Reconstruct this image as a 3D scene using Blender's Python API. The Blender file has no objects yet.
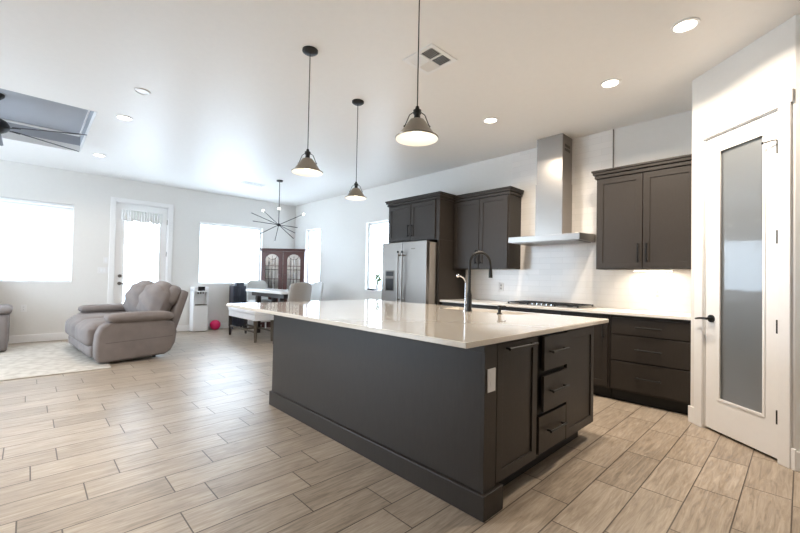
import bpy, bmesh, math, random
from mathutils import Vector, Matrix
random.seed(4)
S = bpy.context.scene
COL = S.collection
PI = math.pi

# ------------------------------------------------------------------ camera
CX, CY, FOC, YAW, PITCH, ROLL, CAMH = 396.3, 271.4, 386.5, .8099, .0186, .020, 1.2105
F = Vector((-math.sin(YAW), math.cos(YAW), 0)); R0 = Vector((F.y, -F.x, 0)); U0 = Vector((0, 0, 1))
F2 = F*math.cos(PITCH) + U0*math.sin(PITCH); U2 = U0*math.cos(PITCH) - F*math.sin(PITCH)
R3 = R0*math.cos(ROLL) + U2*math.sin(ROLL); U3 = U2*math.cos(ROLL) - R0*math.sin(ROLL)
cd = bpy.data.cameras.new('camera'); cam = bpy.data.objects.new('camera', cd); COL.objects.link(cam)
cam.matrix_world = Matrix(((R3.x, U3.x, -F2.x, 0), (R3.y, U3.y, -F2.y, 0), (R3.z, U3.z, -F2.z, CAMH), (0, 0, 0, 1)))
cd.sensor_width = 36; cd.lens = FOC*36/800; cd.sensor_fit = 'HORIZONTAL'
cd.shift_x = (400-CX)/800; cd.shift_y = (CY-266.5)/800; cd.clip_start = .05
S.camera = cam
# ------------------------------------------------------------------ world, exposure
w = bpy.data.worlds.new('world'); S.world = w; w.use_nodes = True
bg = w.node_tree.nodes['Background']; bg.inputs['Color'].default_value = (.68, .835, 1, 1); bg.inputs['Strength'].default_value = 9.5
S.view_settings.view_transform = 'Standard'; S.view_settings.look = 'None'
S.view_settings.exposure = 0.14; S.view_settings.gamma = 1; S.view_settings.use_curve_mapping = False
LAMP_W = 29      # watts of one recessed lamp
WARM = (1, .87, .72)

# ------------------------------------------------------------------ materials
MATS = {}
def rgb(c): return tuple(((v/255)/12.92 if v/255 <= .04045 else ((v/255+.055)/1.055)**2.4) for v in c) + (1,)
def mat(name, col, rough=.5, metal=0, noise=0, nscale=20, bump=0, bscale=80, coat=0, emit=0, trans=0, stretch=(1,1,1), spec=.5, alpha=1, aniso=0):
    if name in MATS: return MATS[name]
    m = bpy.data.materials.new(name); m.use_nodes = True; n = m.node_tree.nodes; l = m.node_tree.links
    b = n['Principled BSDF']; c = rgb(col)
    b.inputs['Base Color'].default_value = c; b.inputs['Roughness'].default_value = rough; b.inputs['Metallic'].default_value = metal
    b.inputs['Specular IOR Level'].default_value = spec
    b.inputs['Coat Weight'].default_value = coat; b.inputs['Coat Roughness'].default_value = .04
    b.inputs['Transmission Weight'].default_value = trans; b.inputs['Alpha'].default_value = alpha
    b.inputs['Anisotropic'].default_value = aniso
    tc = n.new('ShaderNodeTexCoord'); mp = n.new('ShaderNodeMapping'); mp.inputs['Scale'].default_value = stretch
    l.new(tc.outputs['Object'], mp.inputs['Vector'])
    t = n.new('ShaderNodeTexNoise'); t.inputs['Scale'].default_value = nscale; t.inputs['Detail'].default_value = 5
    l.new(mp.outputs[0], t.inputs['Vector'])
    mx = n.new('ShaderNodeMix'); mx.data_type = 'RGBA'; k = max(noise, .02)
    mx.inputs['A'].default_value = tuple(max(0, v*(1-k)) for v in c[:3]) + (1,)
    mx.inputs['B'].default_value = tuple(min(1, v*(1+k)) for v in c[:3]) + (1,)
    l.new(t.outputs['Fac'], mx.inputs['Factor']); l.new(mx.outputs['Result'], b.inputs['Base Color'])
    if bump:
        t2 = n.new('ShaderNodeTexNoise'); t2.inputs['Scale'].default_value = bscale; t2.inputs['Detail'].default_value = 4
        l.new(mp.outputs[0], t2.inputs['Vector'])
        bp = n.new('ShaderNodeBump'); bp.inputs['Strength'].default_value = bump; bp.inputs['Distance'].default_value = .01
        l.new(t2.outputs['Fac'], bp.inputs['Height']); l.new(bp.outputs[0], b.inputs['Normal'])
    if emit:
        b.inputs['Emission Color'].default_value = c; b.inputs['Emission Strength'].default_value = emit
    MATS[name] = m; return m

wallm = mat('wall_paint', (228, 225, 220), .6, bump=.05, bscale=150)
ceilm = mat('ceiling_paint', (236, 234, 231), .44, bump=.04, bscale=90)
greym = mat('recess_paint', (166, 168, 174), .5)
trimm = mat('trim_white', (240, 238, 236), .35)
cabm = mat('cabinet_stain', (52, 47, 43), .42, noise=.16, nscale=12, stretch=(6, 6, 1), bump=.04, bscale=60, spec=.32)
cabdk = mat('cabinet_shadow_gap', (14, 13, 13), .6)  # near-black: shade of drawer gaps put into the colour; also on toe kicks
black = mat('black_metal', (16, 16, 16), .45, metal=.1)
steel = mat('brushed_steel', (156, 151, 146), .30, metal=1, noise=.05, nscale=3, stretch=(1, 1, 120), bump=.015, bscale=30)
steeld = mat('steel_dark', (120, 114, 108), .3, metal=1)
fridgeside = mat('fridge_side_grey', (158, 153, 148), .4, metal=.3)
chrome = mat('chrome', (225, 225, 228), .08, metal=1)
quartz = mat('quartz_worktop', (226, 218, 206), .07, noise=.03, nscale=60, coat=.5)
quartzb = mat('quartz_back_worktop', (236, 232, 226), .12, noise=.02, nscale=60)
fabric = mat('taupe_microfibre', (124, 116, 113), .85, noise=.22, nscale=7, bump=.25, bscale=14)
fabricd = mat('taupe_microfibre_seam', (92, 86, 84), .9)
cherry = mat('cherry_wood', (82, 44, 38), .35, noise=.3, nscale=9, stretch=(8, 8, 1), coat=.2)
darkwood = mat('dark_espresso_wood', (48, 40, 38), .4, noise=.2, nscale=9, stretch=(5, 5, 1))
greywood = mat('weathered_brown_wood', (92, 84, 74), .5, noise=.25, nscale=9, stretch=(5, 5, 1))
whitepl = mat('white_plastic', (236, 236, 236), .3)
marble = mat('white_table_stone', (238, 236, 234), .2, noise=.05, nscale=4)
chairfab = mat('grey_chair_fabric', (168, 164, 160), .8, bump=.1, bscale=120)
chairlt = mat('pale_chair_fabric', (206, 206, 204), .8, bump=.1, bscale=120)
benchfab = mat('white_bench_leather', (240, 240, 242), .45)
navy = mat('dark_sideboard_paint', (52, 54, 66), .4, noise=.2, nscale=30)
pink = mat('pink_rubber', (214, 22, 96), .35)
bladem = mat('fan_blade', (70, 70, 76), .35)
nickel = mat('pendant_nickel', (150, 143, 133), .28, metal=.85, noise=.08, nscale=30)
shadein = mat('pendant_enamel_white', (222, 216, 206), .4)
bulbm = mat('lit_bulb', (255, 246, 230), .5, emit=2.5)
bulbs = mat('lit_globe', (255, 250, 242), .5, emit=12)
lensm = mat('lit_lamp_lens', (255, 240, 216), .5, emit=10)
stripm = mat('lit_strip', (255, 236, 208), .5, emit=14)
lacem = mat('lace_valance', (244, 243, 241), .9, noise=.25, nscale=60, bump=.3, bscale=90)
greenm = mat('plant_green', (110, 128, 92), .6, noise=.3, nscale=30)
sinkm = mat('sink_white', (225, 220, 212), .25)
gasket = mat('dark_display', (18, 18, 20), .2)
outm = mat('outlet_white', (232, 230, 228), .4)
slotm = mat('outlet_slot', (176, 174, 171), .5)

def node_mat(name):
    m = bpy.data.materials.new(name); m.use_nodes = True; MATS[name] = m
    return m, m.node_tree.nodes, m.node_tree.links, m.node_tree.nodes['Principled BSDF']
def math_node(n, l, op, a, b=None, c=None):
    q = n.new('ShaderNodeMath'); q.operation = op
    for i, v in enumerate((a, b, c)):
        if v is None: continue
        if isinstance(v, (int, float)): q.inputs[i].default_value = v
        else: l.new(v, q.inputs[i])
    return q.outputs[0]

# wood look floor tile, planks along Y
tilem, n, l, b = node_mat('wood_look_tile')
g = n.new('ShaderNodeNewGeometry'); sp = n.new('ShaderNodeSeparateXYZ'); l.new(g.outputs['Position'], sp.inputs[0])
X, Y = sp.outputs[0], sp.outputs[1]
TW, TL = .2187, .622
# boards run along Y; column widths creep from 0.21 m (kitchen) to 0.235 m (living side)
q_ = math_node(n, l, 'MAXIMUM', math_node(n, l, 'SUBTRACT', .04339+4*.00074*-.245, math_node(n, l, 'MULTIPLY', X, 4*.00074)), 1e-6)
xs = math_node(n, l, 'DIVIDE', math_node(n, l, 'SUBTRACT', math_node(n, l, 'SQRT', q_), .2083), 2*.00074)
col = math_node(n, l, 'FLOOR', xs); fx = math_node(n, l, 'FRACT', xs)
TLn = math_node(n, l, 'ADD', .597, math_node(n, l, 'MULTIPLY', col, .0036))
KNOWN = {-1: 3.17, 0: 2.93, 1: 2.67, 2: 2.56, 3: 2.77, 9: .778, 10: .625, 11: .264, 12: .436, 13: .042, 14: .17, 15: -.087, 17: .18, 4: 2.30, 5: 2.0, 6: 1.45, 7: 1.1, 8: 1.22, 16: .5}
y0n = math_node(n, l, 'MULTIPLY', math_node(n, l, 'FRACT', math_node(n, l, 'MULTIPLY', col, .382)), .6)
for k_, v_ in KNOWN.items():
    hit = math_node(n, l, 'COMPARE', col, float(k_), .3)
    y0n = math_node(n, l, 'ADD', math_node(n, l, 'MULTIPLY', y0n, math_node(n, l, 'SUBTRACT', 1, hit)), math_node(n, l, 'MULTIPLY', hit, v_))
ys = math_node(n, l, 'DIVIDE', math_node(n, l, 'SUBTRACT', Y, y0n), TLn)
row = math_node(n, l, 'FLOOR', ys); fy = math_node(n, l, 'FRACT', ys)
ex = math_node(n, l, 'MULTIPLY', math_node(n, l, 'MINIMUM', fx, math_node(n, l, 'SUBTRACT', 1, fx)), TW)
ey = math_node(n, l, 'MULTIPLY', math_node(n, l, 'MINIMUM', fy, math_node(n, l, 'SUBTRACT', 1, fy)), TL)
grout = math_node(n, l, 'LESS_THAN', math_node(n, l, 'MINIMUM', ex, ey), .0032)
cb = n.new('ShaderNodeCombineXYZ'); l.new(col, cb.inputs[0]); l.new(row, cb.inputs[1])
wn = n.new('ShaderNodeTexWhiteNoise'); wn.noise_dimensions = '2D'; l.new(cb.outputs[0], wn.inputs['Vector'])
gv = n.new('ShaderNodeCombineXYZ')
l.new(math_node(n, l, 'MULTIPLY', X, 44), gv.inputs[0]); l.new(math_node(n, l, 'MULTIPLY', Y, 3.6), gv.inputs[1])
l.new(math_node(n, l, 'MULTIPLY', wn.outputs['Value'], 40), gv.inputs[2])
gn = n.new('ShaderNodeTexNoise'); gn.inputs['Scale'].default_value = 1; gn.inputs['Detail'].default_value = 6; gn.inputs['Roughness'].default_value = .65; gn.inputs['Distortion'].default_value = 1.2
l.new(gv.outputs[0], gn.inputs['Vector'])
cn = n.new('ShaderNodeTexNoise'); cn.inputs['Scale'].default_value = 5; cn.inputs['Detail'].default_value = 3
l.new(g.outputs['Position'], cn.inputs['Vector'])
fac = math_node(n, l, 'ADD', math_node(n, l, 'MULTIPLY', gn.outputs['Fac'], .80), math_node(n, l, 'ADD', math_node(n, l, 'MULTIPLY', wn.outputs['Value'], .12), math_node(n, l, 'MULTIPLY', cn.outputs['Fac'], .12)))
cr = n.new('ShaderNodeValToRGB'); l.new(fac, cr.inputs[0])
cr.color_ramp.elements[0].position = .28; cr.color_ramp.elements[0].color = rgb((110, 98, 85))
cr.color_ramp.elements[1].position = .78; cr.color_ramp.elements[1].color = rgb((188, 175, 159))
e = cr.color_ramp.elements.new(.52); e.color = rgb((155, 141, 125))
mx = n.new('ShaderNodeMix'); mx.data_type = 'RGBA'; l.new(grout, mx.inputs['Factor']); l.new(cr.outputs[0], mx.inputs['A']); mx.inputs['B'].default_value = rgb((74, 62, 52))
l.new(mx.outputs['Result'], b.inputs['Base Color'])
l.new(math_node(n, l, 'ADD', .26, math_node(n, l, 'MULTIPLY', gn.outputs['Fac'], .16)), b.inputs['Roughness'])
bp = n.new('ShaderNodeBump'); bp.inputs['Strength'].default_value = .25; bp.inputs['Distance'].default_value = .004
l.new(math_node(n, l, 'SUBTRACT', math_node(n, l, 'MULTIPLY', gn.outputs['Fac'], .3), grout), bp.inputs['Height']); l.new(bp.outputs[0], b.inputs['Normal'])

# backsplash of white glossy tiles
splash, n, l, b = node_mat('backsplash_tile')
tc = n.new('ShaderNodeNewGeometry'); sp = n.new('ShaderNodeSeparateXYZ'); l.new(tc.outputs['Position'], sp.inputs[0])
cb = n.new('ShaderNodeCombineXYZ'); l.new(sp.outputs[0], cb.inputs[0]); l.new(sp.outputs[2], cb.inputs[1])
br = n.new('ShaderNodeTexBrick'); l.new(cb.outputs[0], br.inputs['Vector'])
br.inputs['Scale'].default_value = 1; br.inputs['Brick Width'].default_value = .305; br.inputs['Row Height'].default_value = .0765; br.inputs['Mortar Size'].default_value = .0015
br.inputs['Color1'].default_value = rgb((236, 232, 228)); br.inputs['Color2'].default_value = rgb((229, 226, 222)); br.inputs['Mortar'].default_value = rgb((220, 216, 211))
l.new(br.outputs['Color'], b.inputs['Base Color']); b.inputs['Roughness'].default_value = .14
bp = n.new('ShaderNodeBump'); bp.inputs['Strength'].default_value = .3; bp.inputs['Distance'].default_value = .003; bp.invert = True
l.new(br.outputs['Fac'], bp.inputs['Height']); l.new(bp.outputs[0], b.inputs['Normal'])

# rug
rugm, n, l, b = node_mat('rug_pile')
tc = n.new('ShaderNodeNewGeometry')
v1 = n.new('ShaderNodeTexVoronoi'); v1.inputs['Scale'].default_value = 7; v1.feature = 'DISTANCE_TO_EDGE'; l.new(tc.outputs['Position'], v1.inputs['Vector'])
n1 = n.new('ShaderNodeTexNoise'); n1.inputs['Scale'].default_value = 9; n1.inputs['Detail'].default_value = 6; l.new(tc.outputs['Position'], n1.inputs['Vector'])
cr = n.new('ShaderNodeValToRGB'); l.new(math_node(n, l, 'ADD', math_node(n, l, 'MULTIPLY', v1.outputs['Distance'], .8), math_node(n, l, 'MULTIPLY', n1.outputs['Fac'], .8)), cr.inputs[0])
cr.color_ramp.elements[0].position = .35; cr.color_ramp.elements[0].color = rgb((172, 164, 153))
cr.color_ramp.elements[1].position = .62; cr.color_ramp.elements[1].color = rgb((190, 183, 173))
l.new(cr.outputs[0], b.inputs['Base Color']); b.inputs['Roughness'].default_value = .95
n2 = n.new('ShaderNodeTexNoise'); n2.inputs['Scale'].default_value = 160; l.new(tc.outputs['Position'], n2.inputs['Vector'])
bp = n.new('ShaderNodeBump'); bp.inputs['Strength'].default_value = .6; l.new(n2.outputs['Fac'], bp.inputs['Height']); l.new(bp.outputs[0], b.inputs['Normal'])

# clear window glass / frosted glass / blind
glass, n, l, b = node_mat('window_glass')
tr = n.new('ShaderNodeBsdfTransparent'); gl = n.new('ShaderNodeBsdfGlossy'); gl.inputs['Roughness'].default_value = .02
ms = n.new('ShaderNodeMixShader'); ms.inputs[0].default_value = .06
l.new(tr.outputs[0], ms.inputs[1]); l.new(gl.outputs[0], ms.inputs[2]); l.new(ms.outputs[0], n['Material Output'].inputs[0])
frost = mat('frosted_glass', (134, 138, 140), .30, noise=.06, nscale=2, coat=1, trans=.35)
blind, n, l, b = node_mat('blind_slats')
b.inputs['Base Color'].default_value = rgb((240, 240, 240)); b.inputs['Roughness'].default_value = .5
tl = n.new('ShaderNodeBsdfTranslucent'); tl.inputs['Color'].default_value = (.95, .95, .95, 1)
ms = n.new('ShaderNodeMixShader'); ms.inputs[0].default_value = .07
l.new(b.outputs[0], ms.inputs[1]); l.new(tl.outputs[0], ms.inputs[2]); l.new(ms.outputs[0], n['Material Output'].inputs[0])

# ------------------------------------------------------------------ mesh helpers
class MB:
    def __init__(s): s.bm = bmesh.new()
    def box(s, x0, x1, y0, y1, z0, z1, M=None):
        c = [(x0,y0,z0),(x1,y0,z0),(x1,y1,z0),(x0,y1,z0),(x0,y0,z1),(x1,y0,z1),(x1,y1,z1),(x0,y1,z1)]
        v = [s.bm.verts.new(M @ Vector(p) if M else p) for p in c]
        for f in ((0,3,2,1),(4,5,6,7),(0,1,5,4),(1,2,6,5),(2,3,7,6),(3,0,4,7)): s.bm.faces.new([v[i] for i in f])
        return s
    def tube(s, pts, r, n=12, cap=True):
        pts = [Vector(p) for p in pts]; rs = r if isinstance(r, (list, tuple)) else [r]*len(pts)
        rings = []; prev = None
        for i, p in enumerate(pts):
            t = (pts[min(i+1, len(pts)-1)] - pts[max(i-1, 0)]).normalized()
            if prev is None:
                a = Vector((0, 0, 1)) if abs(t.z) < .9 else Vector((1, 0, 0)); u = t.cross(a).normalized()
            else: u = (prev - t*prev.dot(t)).normalized()
            prev = u; v = t.cross(u)
            rings.append([s.bm.verts.new(p + (u*math.cos(2*PI*k/n) + v*math.sin(2*PI*k/n))*rs[i]) for k in range(n)])
        for a, b_ in zip(rings, rings[1:]):
            for k in range(n): s.bm.faces.new((a[k], a[(k+1) % n], b_[(k+1) % n], b_[k]))
        if cap:
            s.bm.faces.new(rings[0][::-1]); s.bm.faces.new(rings[-1])
        return s
    def lathe(s, c, prof, n=32, close=False):
        rings = []
        for r, z in prof:
            rings.append([s.bm.verts.new((c[0]+max(r, 1e-4)*math.cos(2*PI*k/n), c[1]+max(r, 1e-4)*math.sin(2*PI*k/n), c[2]+z)) for k in range(n)])
        m = len(rings)
        for i in range(m if close else m-1):
            a, b_ = rings[i], rings[(i+1) % m]
            for k in range(n): s.bm.faces.new((a[k], a[(k+1) % n], b_[(k+1) % n], b_[k]))
        return s
    def prism(s, poly, z0, z1, axis='z', M=None):
        def P(a, b_, c):
            p = {'z': (a, b_, c), 'x': (c, a, b_), 'y': (a, c, b_)}[axis]
            return M @ Vector(p) if M else p
        v0 = [s.bm.verts.new(P(a, b_, z0)) for a, b_ in poly]; v1 = [s.bm.verts.new(P(a, b_, z1)) for a, b_ in poly]
        k = len(poly); s.bm.faces.new(v0[::-1]); s.bm.faces.new(v1)
        for i in range(k): s.bm.faces.new((v0[i], v0[(i+1) % k], v1[(i+1) % k], v1[i]))
        return s
    def ring(s, outer, inner, z0, z1, axis='z'):      # slab with a hole; equal vertex counts
        def P(a, b_, c): return {'z': (a, b_, c), 'x': (c, a, b_), 'y': (a, c, b_)}[axis]
        o0, i0, o1, i1 = [[s.bm.verts.new(P(a, b_, z)) for a, b_ in L] for L, z in ((outer, z0), (inner, z0), (outer, z1), (inner, z1))]
        k = len(outer)
        for i in range(k):
            j = (i+1) % k
            s.bm.faces.new((o0[i], i0[i], i0[j], o0[j])); s.bm.faces.new((o1[i], o1[j], i1[j], i1[i]))
            s.bm.faces.new((o0[i], o0[j], o1[j], o1[i])); s.bm.faces.new((i0[i], i1[i], i1[j], i0[j]))
        return s
    def soft(s, c, size, r, n=10, puff=0, M=None, fn=None):      # rounded, slightly inflated box
        hx, hy, hz = [q/2 for q in size]; T = {}
        def V(i, j, k):
            key = (i, j, k)
            if key in T: return T[key]
            p = Vector((i/n*2-1, j/n*2-1, k/n*2-1))
            q = Vector((p.x*hx, p.y*hy, p.z*hz)); rr = min(r, hx, hy, hz)
            inn = Vector((max(-hx+rr, min(hx-rr, q.x)), max(-hy+rr, min(hy-rr, q.y)), max(-hz+rr, min(hz-rr, q.z))))
            d = q-inn
            if d.length > 1e-9: q = inn + d.normalized()*rr*min(1, d.length/rr*1.0 if d.length < rr else 1)
            if puff:
                f = (1-p.x**2*.9)*(1-p.y**2*.9) if abs(p.z) > .99 else ((1-p.x**2)*(1-p.z**2) if abs(p.y) > .99 else 0)
                if abs(p.z) > .99: q.z += math.copysign(puff*f, p.z)
                elif abs(p.y) > .99: q.y += math.copysign(puff*f, p.y)
            if fn: q = fn(q, p)
            q = q + Vector(c)
            T[key] = s.bm.verts.new(M @ q if M else q); return T[key]
        for a in range(n):
            for b_ in range(n):
                s.bm.faces.new((V(a,b_,0), V(a,b_+1,0), V(a+1,b_+1,0), V(a+1,b_,0))); s.bm.faces.new((V(a,b_,n), V(a+1,b_,n), V(a+1,b_+1,n), V(a,b_+1,n)))
                s.bm.faces.new((V(a,0,b_), V(a+1,0,b_), V(a+1,0,b_+1), V(a,0,b_+1))); s.bm.faces.new((V(a,n,b_), V(a,n,b_+1), V(a+1,n,b_+1), V(a+1,n,b_)))
                s.bm.faces.new((V(0,a,b_), V(0,a,b_+1), V(0,a+1,b_+1), V(0,a+1,b_))); s.bm.faces.new((V(n,a,b_), V(n,a+1,b_), V(n,a+1,b_+1), V(n,a,b_+1)))
        return s
    def ball(s, c, r, n=16, sz=1):
        return s.lathe(c, [(r*math.sin(PI*k/n), -r*sz*math.cos(PI*k/n)) for k in range(n+1)], n*2)
    def build(s, name, m, parent=None, bevel=0, smooth=False, kind=None, label=None, seg=2):
        o_ = OFF.get(parent.name, Vector()) if parent else Vector()
        if o_.length: bmesh.ops.translate(s.bm, verts=s.bm.verts, vec=-o_)
        bmesh.ops.recalc_face_normals(s.bm, faces=s.bm.faces)
        me = bpy.data.meshes.new(name); s.bm.to_mesh(me); s.bm.free()
        me.materials.append(m)
        if smooth:
            for p in me.polygons: p.use_smooth = True
            me.set_sharp_from_angle(angle=math.radians(40))
        o = bpy.data.objects.new(name, me); COL.objects.link(o)
        if parent: o.parent = parent; OFF[o.name] = o_
        if bevel:
            md = o.modifiers.new('bevel', 'BEVEL'); md.width = bevel; md.segments = seg; md.limit_method = 'ANGLE'; md.angle_limit = .7
        if kind: o['kind'] = kind
        if label: o['label'] = label
        return o
OFF = {}
def thing(name, label, cat, loc=(0,0,0), rz=0, group=None, local=False, kind=None):
    o = bpy.data.objects.new(name, None); COL.objects.link(o); o.location = loc; o.rotation_euler = (0, 0, rz); o.empty_display_size = .1
    if kind: o['kind'] = kind
    if label: o['label'] = label
    if cat: o['category'] = cat
    if group: o['group'] = group
    OFF[o.name] = Vector() if (local or rz) else Vector(loc)
    return o
def tag(o, label, cat, group=None):
    o['label'] = label; o['category'] = cat
    if group: o['group'] = group
    return o
def struct(o): o['kind'] = 'structure'; return o
def rect(x0, x1, y0, y1): return [(x0,y0),(x1,y0),(x1,y1),(x0,y1)]
def wall_cells(u0, u1, z0, z1, holes):
    us = sorted({u0, u1} | {h[0] for h in holes} | {h[1] for h in holes}); zs = sorted({z0, z1} | {h[2] for h in holes} | {h[3] for h in holes})
    for a, b_ in zip(us, us[1:]):
        for c, d in zip(zs, zs[1:]):
            if not any(h[0] <= a and b_ <= h[1] and h[2] <= c and d <= h[3] for h in holes): yield a, b_, c, d
def shaker(parent, name, axis, face, a0, a1, z0, z1, m=None, rail=.06, th=.02, sgn=-1, label=None):
    """door or drawer front; axis 'y': lies in plane y=face looking sgn*y ; axis 'x' likewise"""
    m = m or cabm; B = MB()
    f1 = face + sgn*th
    lo, hi = min(face, f1), max(face, f1)
    if rail:
        B.ring(rect(a0, a1, z0, z1), rect(a0+rail, a1-rail, z0+rail, z1-rail), lo, hi, axis)
        q0, q1 = face + sgn*.001, face + sgn*(th-.009)
        lo2, hi2 = min(q0, q1), max(q0, q1)
        a0, a1, z0, z1 = a0+rail-.002, a1-rail+.002, z0+rail-.002, z1-rail+.002
        lo, hi = lo2, hi2
    if axis == 'y': B.box(a0, a1, lo, hi, z0, z1)
    else: B.box(lo, hi, a0, a1, z0, z1)
    return B.build(name, m, parent, bevel=.0018, label=label)
def handle(parent, p0, p1, out, r=.0075, name='handle', m=None):
    """bar pull between p0 and p1 standing off along vector out"""
    p0, p1, out = Vector(p0), Vector(p1), Vector(out); d = (p1-p0).normalized()*.018
    B = MB(); B.tube([p0+out, p1+out], r, 8); B.tube([p0+d, p0+d+out], r*.9, 8); B.tube([p1-d, p1-d+out], r*.9, 8)
    return B.build(name, m or black, parent, smooth=True)

# ------------------------------------------------------------------ room shell
ZC, YB, XF = 3.04, 5.0, -9.1
XMAX, YMIN = 3.2, -3.6
struct(MB().box(XF-.2, XMAX, YMIN, YB+.2, -.1, 0).build('floor', tilem))
# recessed tray in the ceiling, hole x -7.6..-5.55, y -1.05..0.52
RX0, RX1, RY0, RY1, RZ = -7.6, -5.55, -1.45, .52, 3.30
cl = struct(MB().ring(rect(XF-.2, XMAX, YMIN, YB+.2), rect(RX0, RX1, RY0, RY1), ZC, ZC+.1).build('ceiling', ceilm))
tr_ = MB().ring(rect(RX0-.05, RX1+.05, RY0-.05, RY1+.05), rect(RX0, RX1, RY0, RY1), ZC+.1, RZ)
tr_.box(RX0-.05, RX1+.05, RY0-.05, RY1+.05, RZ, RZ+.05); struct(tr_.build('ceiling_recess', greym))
b_ = MB().ring(rect(RX0, RX1, RY0, RY1), rect(RX0+.03, RX1-.03, RY0+.03, RY1-.02), RZ-.03, RZ-.001); struct(b_.build('trim_1', trimm, bevel=.01))

WIN_Z0, WIN_Z1 = 1.0, 2.40
far_holes = [(-1.3, .57, 1.02, 2.43), (1.19, 2.085, 0, 2.585), (2.69, 4.12, 1.0, 2.37)]
B = MB()
for a, c, z0, z1 in wall_cells(YMIN, YB+.2, 0, ZC, far_holes): B.box(XF-.15, XF, a, c, z0, z1)
struct(B.build('wall_far', wallm))
back_holes = [(-8.55, -7.88, 1.0, 2.38), (-6.17, -5.45, .95, 2.34)]
B = MB()
for a, c, z0, z1 in wall_cells(XF, XMAX, 0, ZC, back_holes): B.box(a, c, YB, YB+.15, z0, z1)
struct(B.build('wall_back', wallm))
PA, PX, PY = -.7259, -.68, 4.27
ex_, ey_ = PX+.868*math.cos(PA), PY+.868*math.sin(PA)
struct(MB().box(PX, PX+.1, PY+.005, YB, 0, ZC).build('wall_alcove', wallm))
pw = thing('wall_pantry', None, None, (PX, PY, 0), PA, kind='structure')
B = MB()
for a, c, z0, z1 in wall_cells(0, .868, 0, ZC, [(.14, .77, 0, 2.455)]): B.box(a, c, 0, .11, z0, z1)
B.build('panel', wallm, pw)
struct(MB().box(ex_, XMAX, ey_, ey_+.1, 0, ZC).build('wall_right', wallm))
struct(MB().box(.35, .45, ey_+.1, YB, 0, ZC).build('wall_closet', wallm))

# baseboards
def bb(name, x0, x1, y0, y1): struct(MB().box(x0, x1, y0, y1, 0, .13).build(name, trimm, bevel=.004))
bb('baseboard_far', XF, XF+.015, YMIN, 1.11); bb('baseboard_far_2', XF, XF+.015, 2.165, YB); bb('baseboard_back', XF+.015, -4.80, YB-.015, YB)
bb('baseboard_right', ex_+.0, XMAX, ey_-.015, ey_)
# unseen walls added to cut front light; open gap on living side for daylight
struct(MB().box(XMAX-.1, XMAX, YMIN, ey_, 0, ZC).build('wall_unseen_right', wallm))
B = MB()
for a, c, z0, z1 in wall_cells(XF, XMAX-.1, 0, ZC, [(-8.6, -5.4, .0, 2.6)]): B.box(a, c, YMIN-.1, YMIN, z0, z1)
struct(B.build('wall_unseen_left', wallm))
bp_ = thing('baseboard_pantry', None, None, (PX, PY, 0), PA, kind='structure')
B = MB(); B.box(-.012, .058, -.014, 0, 0, .14); B.box(.852, .88, -.014, 0, 0, .14); B.build('board', trimm, bp_, bevel=.003)

# ------------------------------------------------------------------ windows
def window_x(i, y0, y1, z0, z1, mull=1):       # in the far wall
    t = thing('window_%d' % i, None, None, (XF-.12, (y0+y1)/2, z0), kind='structure')
    B = MB().ring(rect(y0, y1, z0, z1), rect(y0+.045, y1-.045, z0+.045, z1-.045), XF-.13, XF-.07, 'x')
    for k in range(1, mull+1):
        yy = y0+(y1-y0)*k/(mull+1); B.box(XF-.13, XF-.08, yy-.02, yy+.02, z0+.04, z1-.04)
    B.build('frame', whitepl, t, bevel=.003)
    MB().box(XF-.105, XF-.1, y0+.04, y1-.04, z0+.04, z1-.04).build('pane', glass, t)
    MB().box(XF-.07, XF+.012, y0-.01 if i == 9 else y0, y1, z0, z0+.018).build('sill', trimm, t, bevel=.003)
def window_y(i, x0, x1, z0, z1):
    t = thing('window_%d' % i, None, None, ((x0+x1)/2, YB+.12, z0), kind='structure')
    B = MB().ring(rect(x0, x1, z0, z1), rect(x0+.045, x1-.045, z0+.045, z1-.045), YB+.07, YB+.13, 'y')
    B.build('frame', whitepl, t, bevel=.003)
    MB().box(x0+.04, x1-.04, YB+.1, YB+.105, z0+.04, z1-.04).build('pane', glass, t)
    MB().box(x0, x1, YB-.012, YB+.07, z0, z0+.018).build('sill', trimm, t, bevel=.003)
window_x(1, *far_holes[0], 0); window_x(2, *far_holes[2], 0)
window_y(3, *back_holes[0]); window_y(4, *back_holes[1])
# blind on window 1
y0, y1, z0, z1 = far_holes[0]
t = thing('window_blind', 'closed white slatted blind in the wide window above the outlet', 'blind', (XF-.04, (y0+y1)/2, z1))
MB().box(XF-.062, XF-.015, y0+.01, y1-.01, z1-.05, z1-.004).build('headrail', whitepl, t, bevel=.003)
B = MB(); z = z1-.075; k = 0
while z > z0+.07:
    Mx = Matrix.Translation((XF-.038, 0, z)) @ Matrix.Rotation(math.radians(74), 4, 'Y')
    B.box(-.024, .024, y0+.012, y1-.012, -.0012, .0012, Mx); z -= .044
B.build('slats', blind, t)
MB().box(XF-.058, XF-.02, y0+.012, y1-.012, z0+.024, z0+.045).build('bottom_rail', whitepl, t, bevel=.003)

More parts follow.
